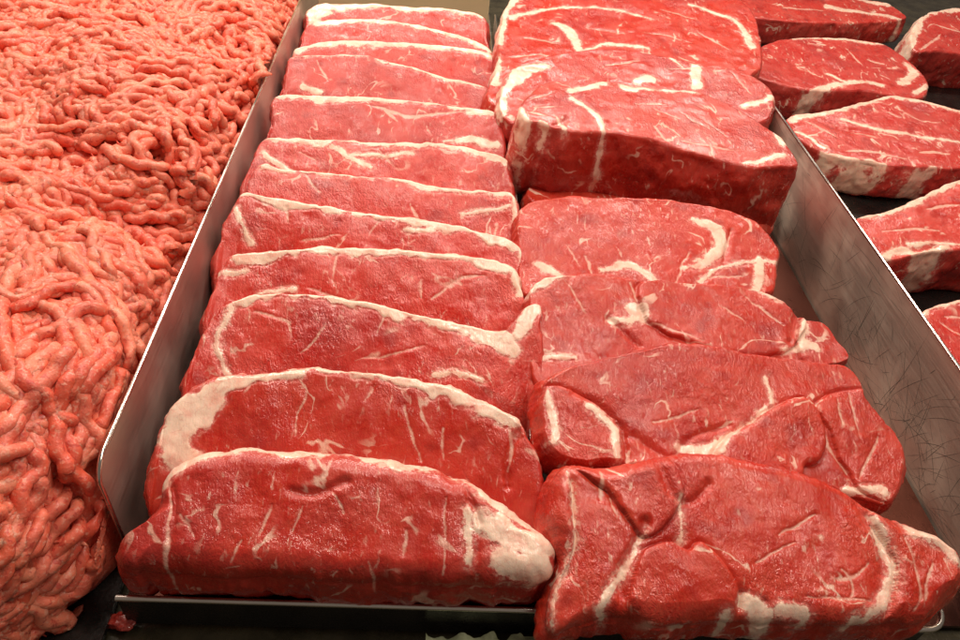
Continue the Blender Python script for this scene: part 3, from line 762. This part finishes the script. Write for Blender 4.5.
# x of the walls: from the traced rims
XL, XR, ZW = -.168, .377, .10
XD = .084                                          # divider between the two trays
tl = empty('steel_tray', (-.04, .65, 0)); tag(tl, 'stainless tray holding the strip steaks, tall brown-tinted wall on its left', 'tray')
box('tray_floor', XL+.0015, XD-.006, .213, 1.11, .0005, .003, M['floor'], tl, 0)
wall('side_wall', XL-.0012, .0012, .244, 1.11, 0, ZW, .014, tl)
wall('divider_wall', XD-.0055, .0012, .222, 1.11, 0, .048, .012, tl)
fa, fb = at(116, 598, .030), at(549, 611, .030)

def rim(name, a, b, parent, back_up=None):
    """front lip: rolled rim over a shallow upright"""
    pts = [np.array(a), np.array(b)]
    if back_up is not None:                        # rounded corner turning back along the side wall
        c = np.array(b); r = .014
        pts = [np.array(a), c-np.array([r, 0, 0])]+[c+np.array([-r+r*math.sin(t), r-r*math.cos(t), 0]) for t in np.linspace(.2, math.pi/2, 8)]+[c+np.array([0, back_up, 0])]
    pts = np.vstack([np.linspace(pts[0], pts[1], 12)]+[p[None] for p in pts[2:]])
    V, Fq = tubes(pts[None], np.full((1, len(pts)), .0018), 10)
    o = mesh_np(name, V, Fq, M['steel_rim'], parent, (np.array(a)+np.array(b))/2)
    return o
def lip(name, a, b, parent):
    a = np.array(a); b = np.array(b); d = np.array([0, .0012, 0])
    V = [a-[0, 0, .001], b-[0, 0, .001], (b[0], b[1], .0), (a[0], a[1], .0)]
    V = [np.array(q) for q in V]; V = V+[q+d for q in V]
    return mesh_np(name, V, [(3, 2, 1, 0), (4, 5, 6, 7), (0, 1, 5, 4), (1, 2, 6, 5), (2, 3, 7, 6), (3, 0, 4, 7)], M['black'], parent, (a+b)/2*[1, 1, 0], smooth=False)
rim('front_rim', fa, fb, tl); lip('front_lip', fa, fb, tl)

tr = empty('steel_tray', (.23, .65, 0)); tag(tr, 'stainless tray under the rib eyes with the scratched grey wall on its right', 'tray')
box('tray_floor', XD+.006, XR-.0015, .213, 1.11, .0006, .0032, M['floor'], tr, 0)
wall('divider_wall', XD+.0045, .0012, .222, 1.11, 0, .048, .012, tr)
# hair-fine scratches on the inner face of the right wall
rs = np.random.default_rng(3)
scr = []
for k in range(330):
    y = .24+abs(rs.normal(0, .16)) if k < 230 else rs.uniform(.3, .7); z = rs.uniform(.004, .096) if rs.random() < .6 else rs.uniform(.004, .04)
    a = rs.normal(.25, .7) if k % 3 else rs.normal(1.9, .35); ln = abs(rs.normal(.024, .026))+.006; cv = rs.normal(0, 7); w = rs.uniform(.00005, .00016)*(1.3 if k % 9 == 0 else 1)
    pts = []
    for i in range(12):
        pts.append((y, z)); y += math.cos(a)*ln/11; z += math.sin(a)*ln/11; a += cv*ln/11
    if any(q[1] < .003 or q[1] > .097 or q[0] < .262 for q in pts): continue
    V, Fs = [], []
    for i, (yy, zz) in enumerate(pts):
        j = min(i+1, 11); i0 = max(i-1, 0); t = np.array([pts[j][0]-pts[i0][0], pts[j][1]-pts[i0][1]]); t /= np.linalg.norm(t)+1e-12
        ww = w*math.sin(math.pi*(i+.4)/11.8)
        V += [(XR-.00012, yy-t[1]*ww, zz+t[0]*ww), (XR-.00012, yy+t[1]*ww, zz-t[0]*ww)]
        if i: Fs.append((2*i-2, 2*i, 2*i+1, 2*i-1))
    scr.append((V, Fs))
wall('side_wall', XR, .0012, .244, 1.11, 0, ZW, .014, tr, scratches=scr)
ra, rb = at(556, 630, .028), at(950, 630, .028)
rim('front_rim', ra, rb, tr, .03); lip('front_lip', ra, rb-np.array([.014, 0, 0]), tr)

bt = empty('beef_tray', (-.42, .65, 0)); tag(bt, 'dark shallow tray holding the ground beef mounds', 'tray')
box('tray_floor', -.68, XL-.004, .190, 1.16, .0007, .0045, M['black'], bt, 0)
o = rim('front_rim', (-.68, .188, .014), (XL-.006, .188, .014), bt)
rt = empty('black_tray', (.62, .7, 0)); tag(rt, 'glossy black tray under the marbled steaks', 'tray')
box('tray_floor', XR+.006, 1.3, .25, 1.30, .0008, .006, M['black'], rt, .001)
Vr, Fr = tubes(np.linspace((XR+.008, .25, .012), (XR+.008, 1.30, .012), 30)[None], np.full((1, 30), .0022), 10)
mesh_np('side_rim', Vr, Fr, M['black'], rt, np.array([XR+.008, .7, .006]))

cn = box('counter', -1.6, 1.9, -.3, 2.2, -.06, -.004, M['counter'], None, 0); tag(cn, kind='structure')
cb = box('back_board', -.75, XD, 1.18, 1.20, -.003, .30, M['cream'], None, .002)
tag(cb, 'cream board standing behind the strip steaks at the back of the case', 'board')

# scraps at the bottom edge
p = at(120, 622, .0)
def lump(name, c, r, mat, seed, flat=.5):
    nu, nv = 40, 24
    th = np.linspace(0, 2*math.pi, nu, endpoint=False); phi = np.linspace(-1.55, 1.55, nv)
    D = np.stack([np.cos(phi)[:, None]*np.cos(th), np.cos(phi)[:, None]*np.sin(th), np.repeat(np.sin(phi)[:, None], nu, 1)], -1).reshape(-1, 3)
    rr = r*(1+.55*fbm(D*1.8, 3, seed))
    V = np.array(c)+D*rr[:, None]*np.array([1.2, .8, flat])
    V[:, 2] = np.maximum(V[:, 2], -.0035)
    idx = np.arange(nu*nv).reshape(nv, nu); a = idx[:-1]; b_ = np.roll(a, -1, 1); d_ = idx[1:]; cc = np.roll(d_, -1, 1)
    return mesh_np(name, V, np.stack([a, b_, cc, d_], -1).reshape(-1, 4), M[mat], None, np.array([c[0], c[1], -.0035]), {'fat': np.full(len(V), 1.), 'vein': np.full(len(V), 1.)})
tag(lump('meat_scrap', at(121, 622, .001), .0065, 'scrap', 4), 'tiny red meat scrap dropped on the dark counter below the front rim', 'meat scrap')
# ruffled garnish leaf
c0 = at(500, 640, .0)
gu, gv = 70, 14
U, Vv = np.meshgrid(np.linspace(-.045, .045, gu), np.linspace(0, 1, gv))
edge = fbm(np.c_[U.ravel()/.008, np.zeros(gu*gv), Vv.ravel()*2], 3, 14).reshape(U.shape)
Y_ = -.02+Vv*.020+edge*.004*Vv; Z_ = .001+.006*Vv+edge*.006*Vv
V3 = np.stack([U+c0[0], Y_+c0[1], Z_], -1).reshape(-1, 3); n1 = len(V3)
V3 = np.vstack([V3, V3-[0, .0004, .0012]])
idx = np.arange(n1).reshape(gv, gu); a = idx[:-1, :-1].ravel(); b_ = idx[:-1, 1:].ravel(); c = idx[1:, 1:].ravel(); d_ = idx[1:, :-1].ravel()
Fq = np.stack([a, b_, c, d_], -1); Fq = np.vstack([Fq, Fq[:, ::-1]+n1])
tag(mesh_np('garnish_leaf', V3, Fq, M['leaf'], None, np.array([c0[0], c0[1], 0])), 'ruffled pale green garnish leaf on the dark counter at the bottom edge', 'garnish')

# ------------------------------------------------------------------ light
def area(name, loc, target, sx, sy, power, col):
    l = bpy.data.lights.new(name, 'AREA'); l.shape = 'RECTANGLE'; l.size = sx; l.size_y = sy; l.energy = power; l.color = col
    o = bpy.data.objects.new(name, l); COL.objects.link(o); o.location = loc
    from mathutils import Vector
    o.rotation_euler = (Vector(target)-Vector(loc)).to_track_quat('-Z', 'Y').to_euler()
    return o
area('case_tube_light', (.05, .55, 1.05), (.02, .50, 0), 1.7, .06, 12, (1, .88, .75))
area('case_back_light', (.05, 1.25, .85), (.0, .60, 0), 1.7, .06, 16, (1, .89, .77))
w = bpy.data.worlds.new('World'); S.world = w; w.use_nodes = True
w.node_tree.nodes['Background'].inputs[0].default_value = (1, .80, .66, 1); w.node_tree.nodes['Background'].inputs[1].default_value = .16

S.view_settings.view_transform = 'Standard'; S.view_settings.look = 'None'; S.view_settings.exposure = 0; S.view_settings.gamma = 1
S.render.engine = 'CYCLES'
S.cycles.max_bounces = 6
